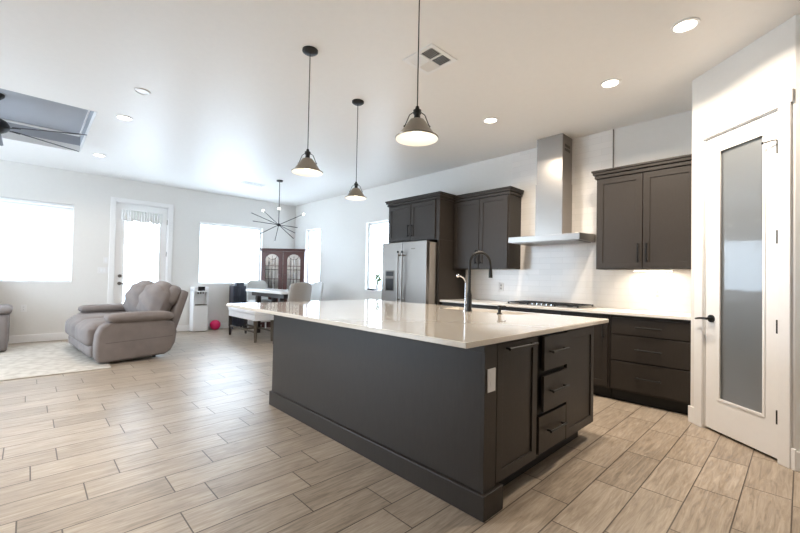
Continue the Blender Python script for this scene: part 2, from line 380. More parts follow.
# ------------------------------------------------------------------ patio door (door_1)
d1 = thing('door_1', None, None, (XF, 1.64, 0), kind='structure')
dy0, dy1, dz = 1.205, 2.07, 2.57
B = MB()
for a, c, e0, e1 in ((1.105, 1.19, 0, 2.665), (2.085, 2.17, 0, 2.665), (1.19, 2.085, 2.585, 2.665)): B.box(XF, XF+.02, a, c, e0, e1)
B.box(XF-.15, XF, 1.19, 1.203, 0, 2.585); B.box(XF-.15, XF, 2.072, 2.085, 0, 2.585); B.box(XF-.15, XF, 1.203, 2.072, 2.572, 2.585)
B.build('casing', trimm, d1, bevel=.004)
gy0, gy1, gz0, gz1 = 1.335, 1.945, .42, 2.40
sl = MB().ring(rect(dy0, dy1, .012, dz), rect(gy0, gy1, gz0, gz1), XF-.075, XF-.03, 'x').build('door_leaf', trimm, d1, bevel=.003)
MB().ring(rect(gy0-.02, gy1+.02, gz0-.02, gz1+.02), rect(gy0+.012, gy1-.012, gz0+.012, gz1-.012), XF-.034, XF-.022, 'x').build('glazing_bead', trimm, sl, bevel=.003)
MB().box(XF-.056, XF-.05, gy0, gy1, gz0, gz1).build('pane', glass, sl)
B = MB(); B.tube([(XF-.03, 1.285, 1.155), (XF-.012, 1.285, 1.155)], .030, 20); B.box(XF-.012, XF+.006, 1.279, 1.291, 1.135, 1.175); B.build('deadbolt', steeld, sl, smooth=True)
B = MB(); B.tube([(XF-.03, 1.285, 1.01), (XF-.014, 1.285, 1.01)], .032, 20); B.tube([(XF-.014, 1.285, 1.01), (XF+.02, 1.285, 1.01)], .011, 12); B.tube([(XF+.02, 1.28, 1.01), (XF+.02, 1.40, 1.005)], .010, 10); B.build('lever', steeld, sl, smooth=True)
for zz in (.28, .95, 1.62, 2.28): MB().tube([(XF-.02, 2.072, zz-.05), (XF-.02, 2.072, zz+.05)], .009, 10).build('hinge', steeld, d1, smooth=True)
t = thing('valance', 'gathered pale lace valance across the top of the glass patio door', 'curtain', (XF, 1.62, 2.4))
MB().tube([(XF+.0, 1.27, 2.43), (XF+.0, 1.99, 2.43)], .009, 10).build('rod', whitepl, t, smooth=True)
B = MB(); N = 90; rows = []
for j in range(7):
    r_ = []
    for i in range(N+1):
        u = i/N; yy = 1.285+.69*u; hgt = .19+.045*abs(math.sin(u*PI*3.0))+.012*math.sin(u*60)
        r_.append(B.bm.verts.new((XF+.012+.010*math.sin(u*95)+.004*j/6*math.sin(u*40), yy, 2.445-hgt*j/6)))
    rows.append(r_)
for a, c in zip(rows, rows[1:]):
    for i in range(N): B.bm.faces.new((a[i], a[i+1], c[i+1], c[i]))
o = B.build('lace', lacem, t, smooth=True); md = o.modifiers.new('thick', 'SOLIDIFY'); md.thickness = .003
def plate(name, label, cat, y, z, w_, h_, kind):
    t = thing(name, label, cat, (XF, y, z))
    MB().box(XF, XF+.007, y-w_/2, y+w_/2, z-h_/2, z+h_/2).build('cover_plate', outm, t, bevel=.002)
    if kind == 's':
        nn = max(1, round(w_/.046)-1)
        for i in range(nn):
            yy = y+(i-(nn-1)/2)*.046; MB().box(XF+.007, XF+.011, yy-.015, yy+.015, z-.032, z+.032).build('rocker', whitepl, t, bevel=.001)
    else:
        for zz in (z-.022, z+.022): MB().box(XF+.007, XF+.009, y-.014, y+.014, zz-.014, zz+.014).build('socket', slotm if 0 else outm, t, bevel=.001); MB().box(XF+.009, XF+.0095, y-.006, y+.006, zz-.005, zz+.005).build('slot', slotm, t)
plate('light_switch', 'white three-rocker light switch plate left of the glass patio door', 'light switch', 1.02, 1.26, .16, .12, 's')
plate('thermostat', 'small white wall control above the switch plate by the patio door', 'wall control', 1.06, 1.45, .075, .12, 's')
plate('wall_outlet', 'white outlet low on the far wall under the blind-covered window', 'outlet', -.04, .58, .075, .12, 'o')

# ------------------------------------------------------------------ pantry door (door_2), local frame of the angled wall
d2 = thing('door_2', None, None, (PX, PY, 0), PA, kind='structure')
B = MB()
for a, c, e0, e1 in ((.058, .14, 0, 2.455), (.77, .852, 0, 2.455), (.045, .865, 2.455, 2.545)): B.box(a, c, -.02, 0, e0, e1)
B.box(.14, .149, 0, .11, 0, 2.455); B.box(.761, .77, 0, .11, 0, 2.455); B.box(.149, .761, 0, .11, 2.446, 2.455)
B.build('casing', trimm, d2, bevel=.004)
leaf = MB().ring(rect(.153, .757, .018, 2.442), rect(.283, .652, .285, 2.315), .004, .042, 'y').build('door_leaf', trimm, d2, bevel=.003)
MB().ring(rect(.271, .664, .273, 2.327), rect(.291, .644, .293, 2.307), -.001, .0045, 'y').build('glazing_bead', trimm, leaf, bevel=.002)
MB().box(.283, .652, .018, .026, .285, 2.315).build('frosted_pane', frost, leaf)
B = MB(); B.tube([(.212, .004, .93), (.212, -.008, .93)], .031, 24); B.tube([(.212, -.008, .93), (.212, -.048, .93)], .010, 12)
B.tube([(.222, -.048, .93), (.19, -.050, .931), (.15, -.050, .928), (.105, -.046, .920)], [.010, .010, .009, .007], 10)
B.build('lever', black, leaf, smooth=True)
for zz in (.307, .93, 1.554, 2.185):
    MB().tube([(.757, -.006, zz-.047), (.757, -.006, zz+.047)], .0075, 10).build('hinge', black, d2, smooth=True)
B = MB(); B.tube([(.757, -.012, 2.232), (.737, -.02, 2.236), (.675, -.03, 2.236)], .005, 8); B.tube([(.675, -.03, 2.236), (.672, -.036, 2.236)], .009, 10); B.build('hinge_stop', black, d2, smooth=True)
# ------------------------------------------------------------------ tiled strip up the wall and under the wall cabinets
TX0, TX1 = -2.87, -1.552
B = MB(); B.prism([(-3.658, .916), (-.682, .916), (-.682, 1.40), (TX1, 1.40), (TX1, ZC-.001), (TX0, ZC-.001), (TX0, 1.40), (-3.658, 1.40)], YB-.010, YB, 'y')
struct(B.build('trim_2', splash))
B = MB(); B.box(TX1, TX1+.009, YB-.013, YB, 2.40, ZC-.001); struct(B.build('trim_3', steeld))
B = MB(); B.box(TX0-.006, TX0, YB-.012, YB, 2.40, ZC-.001); struct(B.build('trim_4', outm))

# ------------------------------------------------------------------ kitchen cabinets along the back wall
FY = 4.41          # carcass front of the base cabinets; fronts 4.39
def base_cab(name, label, x0, x1, layout):
    t = thing(name, label, 'cabinet', ((x0+x1)/2, FY+.3, 0), group='charcoal base cabinets along the back wall')
    MB().box(x0, x1, FY, YB-.012, .115, .884).build('carcass', cabm, t)
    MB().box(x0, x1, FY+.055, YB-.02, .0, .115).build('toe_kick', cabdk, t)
    for kind, a0, a1, z0, z1 in layout:
        d = shaker(t, kind, 'y', FY, a0, a1, z0, z1, rail=0 if kind == 'drawer' else .058)
        c = (a0+a1)/2
        if kind == 'drawer': handle(d, (c-.11, FY-.02, (z0+z1)/2+.0), (c+.11, FY-.02, (z0+z1)/2), (0, -.03, 0))
        else: handle(d, (a1-.035, FY-.02, z1-.22), (a1-.035, FY-.02, z1-.04), (0, -.03, 0))
    return t
base_cab('base_cabinet', 'charcoal cabinet of three stacked drawers beside the pantry wall', -1.378, -.684, [('drawer', -1.362, -.70, .690, .855), ('drawer', -1.362, -.70, .425, .678), ('drawer', -1.362, -.70, .135, .413)])
base_cab('base_cabinet', 'charcoal base cabinet under the gas cooktop, mostly behind the island', -2.66, -1.382, [('door', -1.87, -1.40, .135, .855), ('drawer', -2.645, -1.882, .50, .855), ('drawer', -2.645, -1.882, .135, .488)])
base_cab('base_cabinet', 'charcoal base cabinet between the tall fridge panel and the cooktop', -3.655, -2.664, [('drawer', -3.64, -2.68, .690, .855), ('door', -3.64, -3.143, .135, .678), ('door', -3.133, -2.68, .135, .678)])
tag(MB().box(-3.657, -.684, 4.365, YB-.011, .885, .915).build('back_worktop', quartzb, bevel=.003), 'white quartz worktop along the tiled back wall under the wall cabinets', 'worktop')

def crown(B, x0, x1, yf, yb, z, left=True, right=True):
    # stepped crown: frieze, cove, cap
    for dz0, dz1, o_ in ((0, .032, .018), (.032, .042, .008), (.042, .072, .034), (.072, .092, .046)):
        B.box(x0-(o_ if left else 0), x1+(o_ if right else 0), yf-o_, yb, z+dz0, z+dz1)
def wall_cab(label, x0, x1, yf, z0, z1, right=True, left=True, hz=.20, inset=(.014, .014)):
    t = thing('wall_cabinet', label, 'cabinet', ((x0+x1)/2, YB-.16, z0), group='charcoal wall cabinets')
    MB().box(x0, x1, yf+.02, YB-.003 if z0 > 1.7 else YB-.0115, z0, z1).build('carcass', cabm, t, bevel=.001)
    xa, xb = x0+inset[0], x1-inset[1]; c = (xa+xb)/2
    a = shaker(t, 'door', 'y', yf+.02, xa, c-.004, z0+.012, z1-.012); b2 = shaker(t, 'door', 'y', yf+.02, c+.004, xb, z0+.012, z1-.012)
    handle(a, (c-.038, yf, z0+.07), (c-.038, yf, z0+.07+hz), (0, -.03, 0)); handle(b2, (c+.038, yf, z0+.07), (c+.038, yf, z0+.07+hz), (0, -.03, 0))
    B = MB(); crown(B, x0, x1, yf+.015, YB-.02, z1, left, right); B.build('crown', cabm, t, bevel=.003)
    return t
wall_cab('charcoal two-door wall cabinet beside the pantry, lamp strip glowing below', -1.615, -.692, 4.65, 1.362, 2.385, right=False)
wall_cab('charcoal two-door wall cabinet between the fridge surround and range hood', -3.655, -2.722, 4.65, 1.375, 2.385, left=False)
wall_cab('short deep charcoal two-door cabinet above the steel refrigerator', -4.765, -3.660, 4.32, 1.80, 2.40, hz=.19, inset=(.03, .075))
tag(MB().box(-3.696, -3.66, 4.342, YB-.004, 0, 1.799).build('fridge_side_panel', cabm, bevel=.001), 'tall charcoal end panel standing right of the refrigerator', 'panel')
tag(MB().box(-4.765, -4.729, 4.342, YB-.016, 0, 1.799).build('fridge_side_panel', cabm, bevel=.001), 'tall charcoal end panel left of the refrigerator, on the window side', 'panel')

t = thing('under_cabinet_light', 'short lit lamp strip under the wall cabinet beside the pantry', 'lamp', (-1.1, 4.86, 1.36))
MB().box(-1.29, -.93, 4.84, 4.88, 1.346, 1.3615).build('housing', whitepl, t); MB().box(-1.28, -.94, 4.845, 4.875, 1.342, 1.346).build('lens', stripm, t)
la = bpy.data.lights.new('under_cabinet_glow', 'AREA'); la.shape = 'RECTANGLE'; la.size = .34; la.size_y = .03; la.energy = 2.6; la.color = (1, .86, .68)
lo = bpy.data.objects.new('under_cabinet_glow', la); COL.objects.link(lo); lo.location = (0, 0, -.022); lo.parent = t
def back_outlet(label, x, z, rocker=False):
    t = thing('wall_outlet', label, 'outlet', (x, YB-.01, z)); y = YB-.010
    MB().box(x-.037, x+.037, y-.006, y, z-.06, z+.06).build('cover_plate', outm, t, bevel=.002)
    for zz in (z-.022, z+.022): MB().box(x-.014, x+.014, y-.008, y-.006, zz-.014, zz+.014).build('socket', slotm, t)
back_outlet('white outlet on the tiled wall under the lamp strip by the pantry', -1.09, 1.10)
back_outlet('white outlet on the tiled wall behind the black island tap', -3.02, 1.12)

# ------------------------------------------------------------------ cooktop
cx0, cx1, cy0, cy1, cz = -2.62, -1.70, 4.43, 4.93, .915
t = thing('cooktop', 'stainless gas cooktop with black cast grates set in the back worktop', 'cooktop', ((cx0+cx1)/2, 4.68, cz))
MB().box(cx0, cx1, cy0, cy1, cz, cz+.010).build('steel_tray', steel, t, bevel=.004)
for gx0, gx1 in ((cx0+.02, cx0+.30), (cx1-.30, cx1-.02), (cx0+.315, cx1-.315)):
    yA = cy0+.03 if gx0 != cx0+.315 else cy0+.17
    B = MB(); zt = cz+.034
    for q in (yA, cy1-.03): B.box(gx0, gx1, q-.006, q+.006, zt-.012, zt)
    for q in (gx0+.006, gx1-.006, (gx0+gx1)/2): B.box(q-.006, q+.006, yA, cy1-.03, zt-.012, zt)
    for q in (.33, .66): yy = yA+(cy1-.03-yA)*q; B.box(gx0, gx1, yy-.005, yy+.005, zt-.010, zt)
    for q in (gx0+.01, gx1-.01):
        for yy in (yA, cy1-.03): B.box(q-.008, q+.008, yy-.008, yy+.008, cz+.010, zt-.01)
    B.build('grate', black, t)
for bx_, by_, r_ in ((cx0+.16, cy0+.14, .04), (cx0+.16, cy1-.13, .035), (cx1-.16, cy0+.14, .035), (cx1-.16, cy1-.13, .04), ((cx0+cx1)/2, cy1-.16, .05)):
    MB().lathe((bx_, by_, cz+.010), [(0, 0), (r_, 0), (r_, .012), (r_*.8, .018), (0, .019)], 20).build('burner', black, t, smooth=True)
for i in range(5):
    MB().lathe(((cx0+cx1)/2-.12+.06*i, cy0+.06, cz+.010), [(0, 0), (.016, 0), (.014, .020), (0, .021)], 16).build('knob', chrome, t, smooth=True)

# ------------------------------------------------------------------ range hood
t = thing('range_hood', 'stainless chimney range hood on the tiled strip over the cooktop', 'range hood', (-2.18, 4.75, 1.70))
hx0, hx1 = -2.63, -1.735
MB().prism([(4.50, 1.70), (YB-.011, 1.70), (YB-.011, 1.80), (4.52, 1.775), (4.50, 1.772)], hx0, hx1, 'x').build('canopy', steel, t, bevel=.002)
MB().box(hx0+.04, hx1-.04, 4.55, 4.95, 1.692, 1.70).build('filter', steeld, t)
MB().box(-2.365, -2.02, 4.70, YB-.011, 1.79, 2.45).build('lower_chimney', steel, t, bevel=.002)
up_ = MB().box(-2.358, -2.027, 4.707, YB-.011, 2.45, ZC-.001).build('upper_chimney', steel, t, bevel=.002)
B = MB()
for j in range(2):
    for i in range(5): B.box(-2.028, -2.0262, 4.77+.034*i, 4.79+.034*i, 2.89-.05*j, 2.925-.05*j)
B.build('vent_slots', gasket, up_)

# ------------------------------------------------------------------ refrigerator
fx0, fx1, fy, fz = -4.70, -3.735, 4.15, 1.775
t = thing('refrigerator', 'stainless french-door refrigerator with water dispenser in charcoal surround', 'refrigerator', ((fx0+fx1)/2, 4.5, 0))
MB().box(fx0+.004, fx1-.004, fy+.075, 4.93, .02, fz-.015).build('cabinet_body', fridgeside, t, bevel=.003)
fc = -4.235
ld = MB().box(fx0, fc-.003, fy, fy+.07, .72, fz).build('door', steel, t, bevel=.010, seg=3); rd = MB().box(fc+.003, fx1, fy, fy+.07, .72, fz).build('door', steel, t, bevel=.010, seg=3)
fd = MB().box(fx0, fx1, fy, fy+.07, .06, .71).build('freezer_drawer', steel, t, bevel=.010, seg=3)
for dd, hx in ((ld, fc-.045), (rd, fc+.045)):
    B = MB(); B.tube([(hx, fy-.05, .86), (hx, fy-.05, 1.60)], .013, 12)
    for zz in (.89, 1.57): B.tube([(hx, fy, zz), (hx, fy-.05, zz)], .011, 10)
    h_ = B.build('handle', steel, dd, smooth=True)
    MB().tube([(hx, fy-.05, 1.60), (hx, fy-.05, 1.635)], .0145, 12).build('handle_cap', gasket, h_, smooth=True)
B = MB(); B.tube([(fx0+.1, fy-.05, .64), (fx1-.1, fy-.05, .64)], .013, 12)
for xx in (fx0+.14, fx1-.14): B.tube([(xx, fy, .64), (xx, fy-.05, .64)], .011, 10)
B.build('handle', steel, fd, smooth=True)
dp = MB().box(fx0+.09, fx0+.30, fy-.004, fy, 1.01, 1.34).build('dispenser', steeld, ld, bevel=.002)
MB().box(fx0+.11, fx0+.28, fy-.006, fy-.004, 1.025, 1.21).build('dispenser_well', gasket, t)
MB().box(fx0+.11, fx0+.28, fy-.006, fy-.004, 1.25, 1.32).build('dispenser_panel', gasket, t)
MB().box(fc+.19, fc+.27, fy-.002, fy, 1.655, 1.672).build('badge', steeld, rd)

# ------------------------------------------------------------------ island
SX0, SX1, SY0, SY1 = -2.56, -1.70, 3.10, 3.385
IX0, IX1, IY0, IY1 = -4.14, -1.092, 1.505, 3.458     # worktop
BX0, BX1, BY0, BY1 = -3.45, -1.112, 1.695, 3.205     # body
t = thing('kitchen_island', 'large charcoal kitchen island carrying the pale quartz worktop', 'kitchen island', ((BX0+BX1)/2, (BY0+BY1)/2, 0))
MB().ring([(BX0, BY0), (BX1-.02, BY0), (BX1-.02, BY1), (BX1-.35, BY1), (BX1-.35, 3.43), (BX0, 3.43)], [(SX0-.02, SY0-.02), (SX1+.02, SY0-.02), (SX1+.02, 3.2), (SX1+.02, 3.3), (SX1+.02, SY1+.018), (SX0-.02, SY1+.018)], .13, .884).build('carcass', cabm, t, bevel=.001)
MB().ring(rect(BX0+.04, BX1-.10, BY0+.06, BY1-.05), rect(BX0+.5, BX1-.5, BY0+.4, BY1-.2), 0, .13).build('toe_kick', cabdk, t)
B = MB().prism([(BX0-.018, BY0-.018), (BX1+.018, BY0-.018), (BX1+.018, BY0+.165), (BX1-.09, BY0+.165), (BX1-.09, BY0+.01), (BX0+.01, BY0+.01), (BX0+.01, 3.43), (BX0-.018, 3.43)], 0, .128)
B.build('base_moulding', cabm, t, bevel=.005)
MB().box(BX1-.02, BX1, BY0, BY0+.112, .128, .884).build('corner_panel', cabm, t, bevel=.001)
MB().box(BX0-.001, BX1, BY0-.006, BY0, .84, .884).build('top_rail', cabm, t, bevel=.002)
XFc = BX1-.02
d = shaker(t, 'door', 'x', XFc, BY0+.118, 2.262, .138, .872, sgn=1, rail=.058); handle(d, (XFc+.02, BY0+.19, .842), (XFc+.02, 2.20, .842), (.03, 0, 0))
for z0, z1, yo, pull in ((.655, .868, .055, .012), (.405, .625, .045, .016), (.150, .378, .012, .004)):
    MBx = XFc+pull
    d = shaker(t, 'drawer', 'x', MBx, 2.285+yo-.012, 2.675, z0, z1, sgn=1, rail=0)
    handle(d, (MBx+.02, 2.385, (z0+z1)/2+.01), (MBx+.02, 2.62, (z0+z1)/2+.01), (.03, 0, 0))
MB().box(XFc-.001, XFc+.003, 2.268, 2.685, .14, .875).build('drawer_gap_shade', cabdk, t)  # dark sheet whose colour stands for the shade between the drawers
shaker(t, 'door', 'x', XFc, 2.690, 3.19, .138, .872, sgn=1, rail=.058)
ot = MB().box(BX1, BX1+.006, BY0+.020, BY0+.092, .635, .755).build('outlet_plate', outm, t, bevel=.002, label='white outlet plate on the corner panel')
for zz in (.678, .722): MB().box(BX1+.006, BX1+.008, BY0+.042, BY0+.070, zz-.014, zz+.014).build('socket', outm, ot, bevel=.001)
SX0, SX1, SY0, SY1 = -2.56, -1.70, 3.10, 3.385
B = MB().ring(rect(IX0, IX1, IY0, IY1), rect(SX0, SX1, SY0, SY1), .885, .915)
o = B.build('island_worktop', quartz, bevel=.004); tag(o, 'broad pale quartz worktop covering the charcoal kitchen island', 'worktop')
t = thing('sink', 'undermount sink sunk into the island worktop behind the black tap', 'sink', ((SX0+SX1)/2, (SY0+SY1)/2, .88))
B = MB().ring(rect(SX0-.012, SX1+.012, SY0-.012, SY1+.012), rect(SX0, SX1, SY0, SY1), .68, .884); B.box(SX0-.012, SX1+.012, SY0-.012, SY1+.012, .67, .68)
B.build('basin', sinkm, t); MB().lathe(((SX0+SX1)/2, (SY0+SY1)/2, .680), [(0, 0), (.045, 0), (.045, .004), (0, .005)], 20).build('drain', chrome, t, smooth=True)

t = thing('kitchen_faucet', 'matte black pull-down faucet arching over the island sink', 'faucet', (-2.166, 3.02, .915))
px_, py_ = -2.166, 3.02
B = MB(); B.lathe((px_, py_, .915), [(0, 0), (.028, 0), (.028, .012), (.024, .02), (.023, .15), (.019, .17), (.014, .20)], 20); B.build('base', black, t, smooth=True)
dv = Vector((.40, .92, 0)).normalized(); R_ = .112; pts = [(px_, py_, 1.08+.04*i) for i in range(8)]
for i in range(1, 17):
    a = PI*i/16*.97; pts.append(tuple(Vector((px_, py_, 1.365)) + dv*(R_-R_*math.cos(a)) + Vector((0, 0, R_*math.sin(a)))))
e = Vector(pts[-1]); pts.append(tuple(e-Vector((0, 0, .03))+dv*.004))
MB().tube(pts, .013, 12).build('spout', black, t, smooth=True)
e2 = Vector(pts[-1])
MB().tube([e2, e2-Vector((-.002, 0, .03)), e2-Vector((-.004, 0, .11))], [.013, .017, .019], 14).build('spray_head', black, t, smooth=True)
B = MB(); B.tube([(px_, py_, .99), (px_-.035, py_+.03, .995)], .011, 10); B.tube([(px_-.035, py_+.03, .995), (px_-.06, py_+.05, 1.06)], .006, 8); B.build('lever', black, t, smooth=True)
t = thing('water_tap', 'slim chrome filtered-water tap with bent spout left of the black faucet', 'tap', (-2.215, 3.035, .915))
qx, qy = -2.225, 3.04
MB().lathe((qx, qy, .915), [(0, 0), (.019, 0), (.019, .008), (.011, .014), (.010, .05)], 16).build('base', chrome, t, smooth=True)
pts = [(qx, qy, .95), (qx, qy, 1.18)]
dl = Vector((-.35, -.6, 0)).normalized()
for i in range(1, 9):
    a = PI/2*i/8; pts.append(tuple(Vector((qx, qy, 1.18))+dl*(.08-.08*math.cos(a))+Vector((0, 0, .07*math.sin(a)))))
MB().tube(pts, .0075, 12).build('spout', chrome, t, smooth=True); MB().ball(pts[-1], .018, 8).build('spout_tip', chrome, t, smooth=True)
t = thing('soap_dispenser', 'short black soap dispenser right of the black faucet', 'soap dispenser', (-1.854, 3.04, .915))
MB().lathe((-1.854, 3.04, .915), [(0, 0), (.022, 0), (.022, .008), (.014, .014), (.013, .055), (.02, .058), (.019, .075), (0, .077)], 18).build('body', black, t, smooth=True)
MB().tube([(-1.854, 3.04, .982), (-1.83, 3.09, .984), (-1.825, 3.10, .976)], .006, 8).build('nozzle', black, t, smooth=True)
tag(MB().lathe((-2.535, 3.06, .915), [(0, 0), (.022, 0), (.022, .006), (.014, .009), (0, .009)], 20).build('air_switch', steeld, smooth=True), 'small round dark button set flat in the island worktop left of the faucet', 'button')

# ------------------------------------------------------------------ pendants over the island
def pendant(label, x, y, zr, D, ztop=ZC):
    k = D/.25; t = thing('pendant_lamp', label, 'pendant lamp', (x, y, ztop), group='bell-shaped pendant lamps over the island')
    MB().lathe((x, y, ztop), [(0, -.028*1), (.045, -.027), (.062, -.014), (.062, 0)], 28).build('ceiling_cup', black, t, smooth=True)
    MB().tube([(x, y, ztop-.02), (x, y, zr+.185*k)], .0035, 8).build('cord', black, t, smooth=True)
    MB().lathe((x, y, zr), [(0, .195*k), (.010*k, .19*k), (.014*k, .172*k), (.024*k, .168*k), (.024*k, .148*k), (.018*k, .142*k), (.020*k, .112*k), (0, .110*k)], 20).build('socket', black, t, smooth=True)
    outer = [(.034, .112), (.043, .108), (.050, .098), (.064, .078), (.081, .054), (.098, .030), (.114, .010), (.124, .002), (.1265, -.003)]
    prof = [(a*k, b2*k) for a, b2 in outer]; inner = [((a-.0025)*k, (b2-.001)*k) for a, b2 in outer[::-1]]
    sh = MB().lathe((x, y, zr), prof, 40).build('shade', nickel, t, smooth=True)
    MB().lathe((x, y, zr), inner, 40).build('shade_lining', shadein, sh, smooth=True)
    MB().lathe((x, y, zr), [(.1265*k, -.003*k), (.1285*k, 0), (.1285*k, .004*k), (.124*k, .004*k)], 40).build('rim', nickel, sh, smooth=True)
    ca = Vector((.69, .724, 0))
    B = MB()
    for sg in (-1, 1):
        p = Vector((x, y, zr)); B.tube([p+Vector((0, 0, .160*k))+ca*sg*.015*k, p+ca*sg*.045*k+Vector((0, 0, .140*k)), p+ca*sg*.066*k+Vector((0, 0, .088*k)), p+ca*sg*.074*k+Vector((0, 0, .070*k))], .0028*k, 8)
        B.ball(p+ca*sg*.074*k+Vector((0, 0, .072*k)), .006*k, 6)
    B.build('yoke', black, t, smooth=True)
    MB().lathe((x, y, zr), [(0, .010*k), (.018*k, .014*k), (.028*k, .03*k), (.026*k, .05*k), (.014*k, .08*k), (.012*k, .108*k)], 20).build('bulb', bulbm, t, smooth=True)
    pl = bpy.data.lights.new('pendant_glow', 'POINT'); pl.energy = .6; pl.color = (1, .93, .84); pl.shadow_soft_size = .03
    po = bpy.data.objects.new('pendant_glow', pl); COL.objects.link(po); po.parent = t; po.location = (0, 0, zr-.015*k-ztop)
pendant('large bell pendant nearest the camera, in front of the ceiling vent', -1.57, 1.64, 2.04, .25)
pendant('bell pendant on a long cord, leftmost of the three over the island', -2.74, 1.60, 2.05, .243)
pendant('smallest-looking bell pendant, furthest away over the island end', -3.18, 2.43, 2.035, .22)

# ------------------------------------------------------------------ recessed ceiling lamps
def downlight(label, x, y, on=True, r=.085, tint=WARM):
    t = thing('recessed_lamp', label, 'recessed lamp', (x, y, ZC), group='round recessed ceiling lamps')
    MB().lathe((x, y, ZC), [(r, -.0005), (r, -.008), (r*.80, -.010), (r*.76, -.002), (r*.76, -.0005)], 32).build('trim_ring', whitepl, t, smooth=True)
    MB().lathe((x, y, ZC), [(0, -.004), (r*.77, -.004)], 32).build('lens', lensm if on else whitepl, t, smooth=True)
    if on:
        sl_ = bpy.data.lights.new('downlight_beam', 'AREA'); sl_.shape = 'DISK'; sl_.size = .13; sl_.energy = on; sl_.color = tint; sl_.spread = math.radians(150)
        so = bpy.data.objects.new('downlight_beam', sl_); COL.objects.link(so); so.parent = t; so.location = (0, 0, -.02)
downlight('lit recessed lamp nearest the pantry, closest to the camera', -.57, 3.31, LAMP_W)
downlight('lit recessed lamp in the middle of the kitchen row, above the right wall cabinet', -1.21, 3.81, LAMP_W)
downlight('lit recessed lamp left of the range hood, end of the kitchen row', -2.45, 3.77, LAMP_W)
downlight('lit recessed lamp just right of the tray ceiling recess', -5.5, .77, LAMP_W*.5)
downlight('small lit recessed lamp near the far wall above the patio door', -7.54, .75, LAMP_W*.5)
downlight('added recessed lamp, out of view, lighting the floor in front of the island', -3.0, -.35, LAMP_W*1.4, tint=(1, .95, .90))  # out-of-view lamp added to brighten the near floor
downlight('added recessed lamp, out of view, over the floor behind and left of the camera', -4.6, -1.3, LAMP_W*1.4, tint=(1, .95, .90))  # second out-of-view lamp added as fill for the foreground
downlight('unlit round ceiling cap between the tray recess and the pendants', -4.57, .78, 0, .07)

# ------------------------------------------------------------------ ceiling vents
t = thing('ceiling_vent', 'square white four-way ceiling vent behind the nearest pendant cord', 'vent', (-2.14, 2.375, ZC), math.radians(0))
x0, x1, y0, y1 = -2.305, -1.975, 2.215, 2.535
B = MB(); B.ring(rect(x0, x1, y0, y1), rect(x0+.035, x1-.035, y0+.035, y1-.035), ZC-.010, ZC-.0005); xm, ym = (x0+x1)/2, (y0+y1)/2
B.box(xm-.007, xm+.007, y0+.03, y1-.03, ZC-.010, ZC-.0005); B.box(x0+.03, x1-.03, ym-.007, ym+.007, ZC-.010, ZC-.0005); B.build('frame', whitepl, t, bevel=.002)
MB().box(x0+.02, x1-.02, y0+.02, y1-.02, ZC-.002, ZC-.0004).build('duct', gasket, t)
q = 0
for (a0, a1, c0, c1, d_, sg) in ((x0+.035, xm-.007, y0+.035, ym-.007, 'x', 1), (xm+.007, x1-.035, y0+.035, ym-.007, 'y', -1), (x0+.035, xm-.007, ym+.007, y1-.035, 'y', 1), (xm+.007, x1-.035, ym+.007, y1-.035, 'x', -1)):
    B = MB()
    for i in range(7):
        if d_ == 'x':
            yy = c0+(c1-c0)*(i+.5)/7; Mx = Matrix.Translation(((a0+a1)/2, yy, ZC-.0065)) @ Matrix.Rotation(-sg*.6, 4, 'X'); B.box(-(a1-a0)/2, (a1-a0)/2, -.0075, .0075, -.0006, .0006, Mx)
        else:
            xx = a0+(a1-a0)*(i+.5)/7; Mx = Matrix.Translation((xx, (c0+c1)/2, ZC-.0065)) @ Matrix.Rotation(-sg*.6, 4, 'Y'); B.box(-.0075, .0075, -(c1-c0)/2, (c1-c0)/2, -.0006, .0006, Mx)
    B.build('louvre', whitepl, t)
t = thing('ceiling_vent', 'thin white slot vent in the ceiling left of the spiky chandelier', 'vent', (-7.5, 3.2, ZC))
MB().box(-7.62, -7.42, 2.98, 3.42, ZC-.008, ZC-.0005).build('frame', whitepl, t, bevel=.002)
B = MB()
for i in range(5): B.box(-7.60+.036*i, -7.585+.036*i, 3.0, 3.40, ZC-.0086, ZC-.008)
B.build('louvre', slotm, t)

# ------------------------------------------------------------------ ceiling fan in the tray
fx_, fy_, fzb = -6.57, -.33, 2.915
t = thing('ceiling_fan', 'dark ceiling fan hanging in the tray ceiling recess', 'ceiling fan', (fx_, fy_, RZ))
MB().lathe((fx_, fy_, RZ), [(0, -.075), (.03, -.07), (.07, -.03), (.075, 0)], 24).build('ceiling_mount', black, t, smooth=True)
MB().tube([(fx_, fy_, RZ-.05), (fx_, fy_, fzb+.09)], .013, 12).build('downrod', black, t, smooth=True)
MB().lathe((fx_, fy_, fzb), [(0, .10), (.05, .098), (.10, .07), (.125, .03), (.125, -.02), (.10, -.045), (.06, -.07), (0, -.075)], 28).build('motor', black, t, smooth=True)
for k in range(6):
    a = math.radians(61+60*k); Mx = Matrix.Translation((fx_, fy_, fzb)) @ Matrix.Rotation(a, 4, 'Z') @ Matrix.Rotation(math.radians(14), 4, 'X')
    bl = MB().prism([(.19, -.045), (.86, -.058), (.91, -.042), (.93, 0), (.91, .042), (.86, .058), (.19, .045)], -.005, .005, 'z', Mx).build('blade', bladem, t, bevel=.002)
    MB().box(.09, .24, -.02, .02, -.012, -.004, Mx).build('blade_bracket', black, bl)

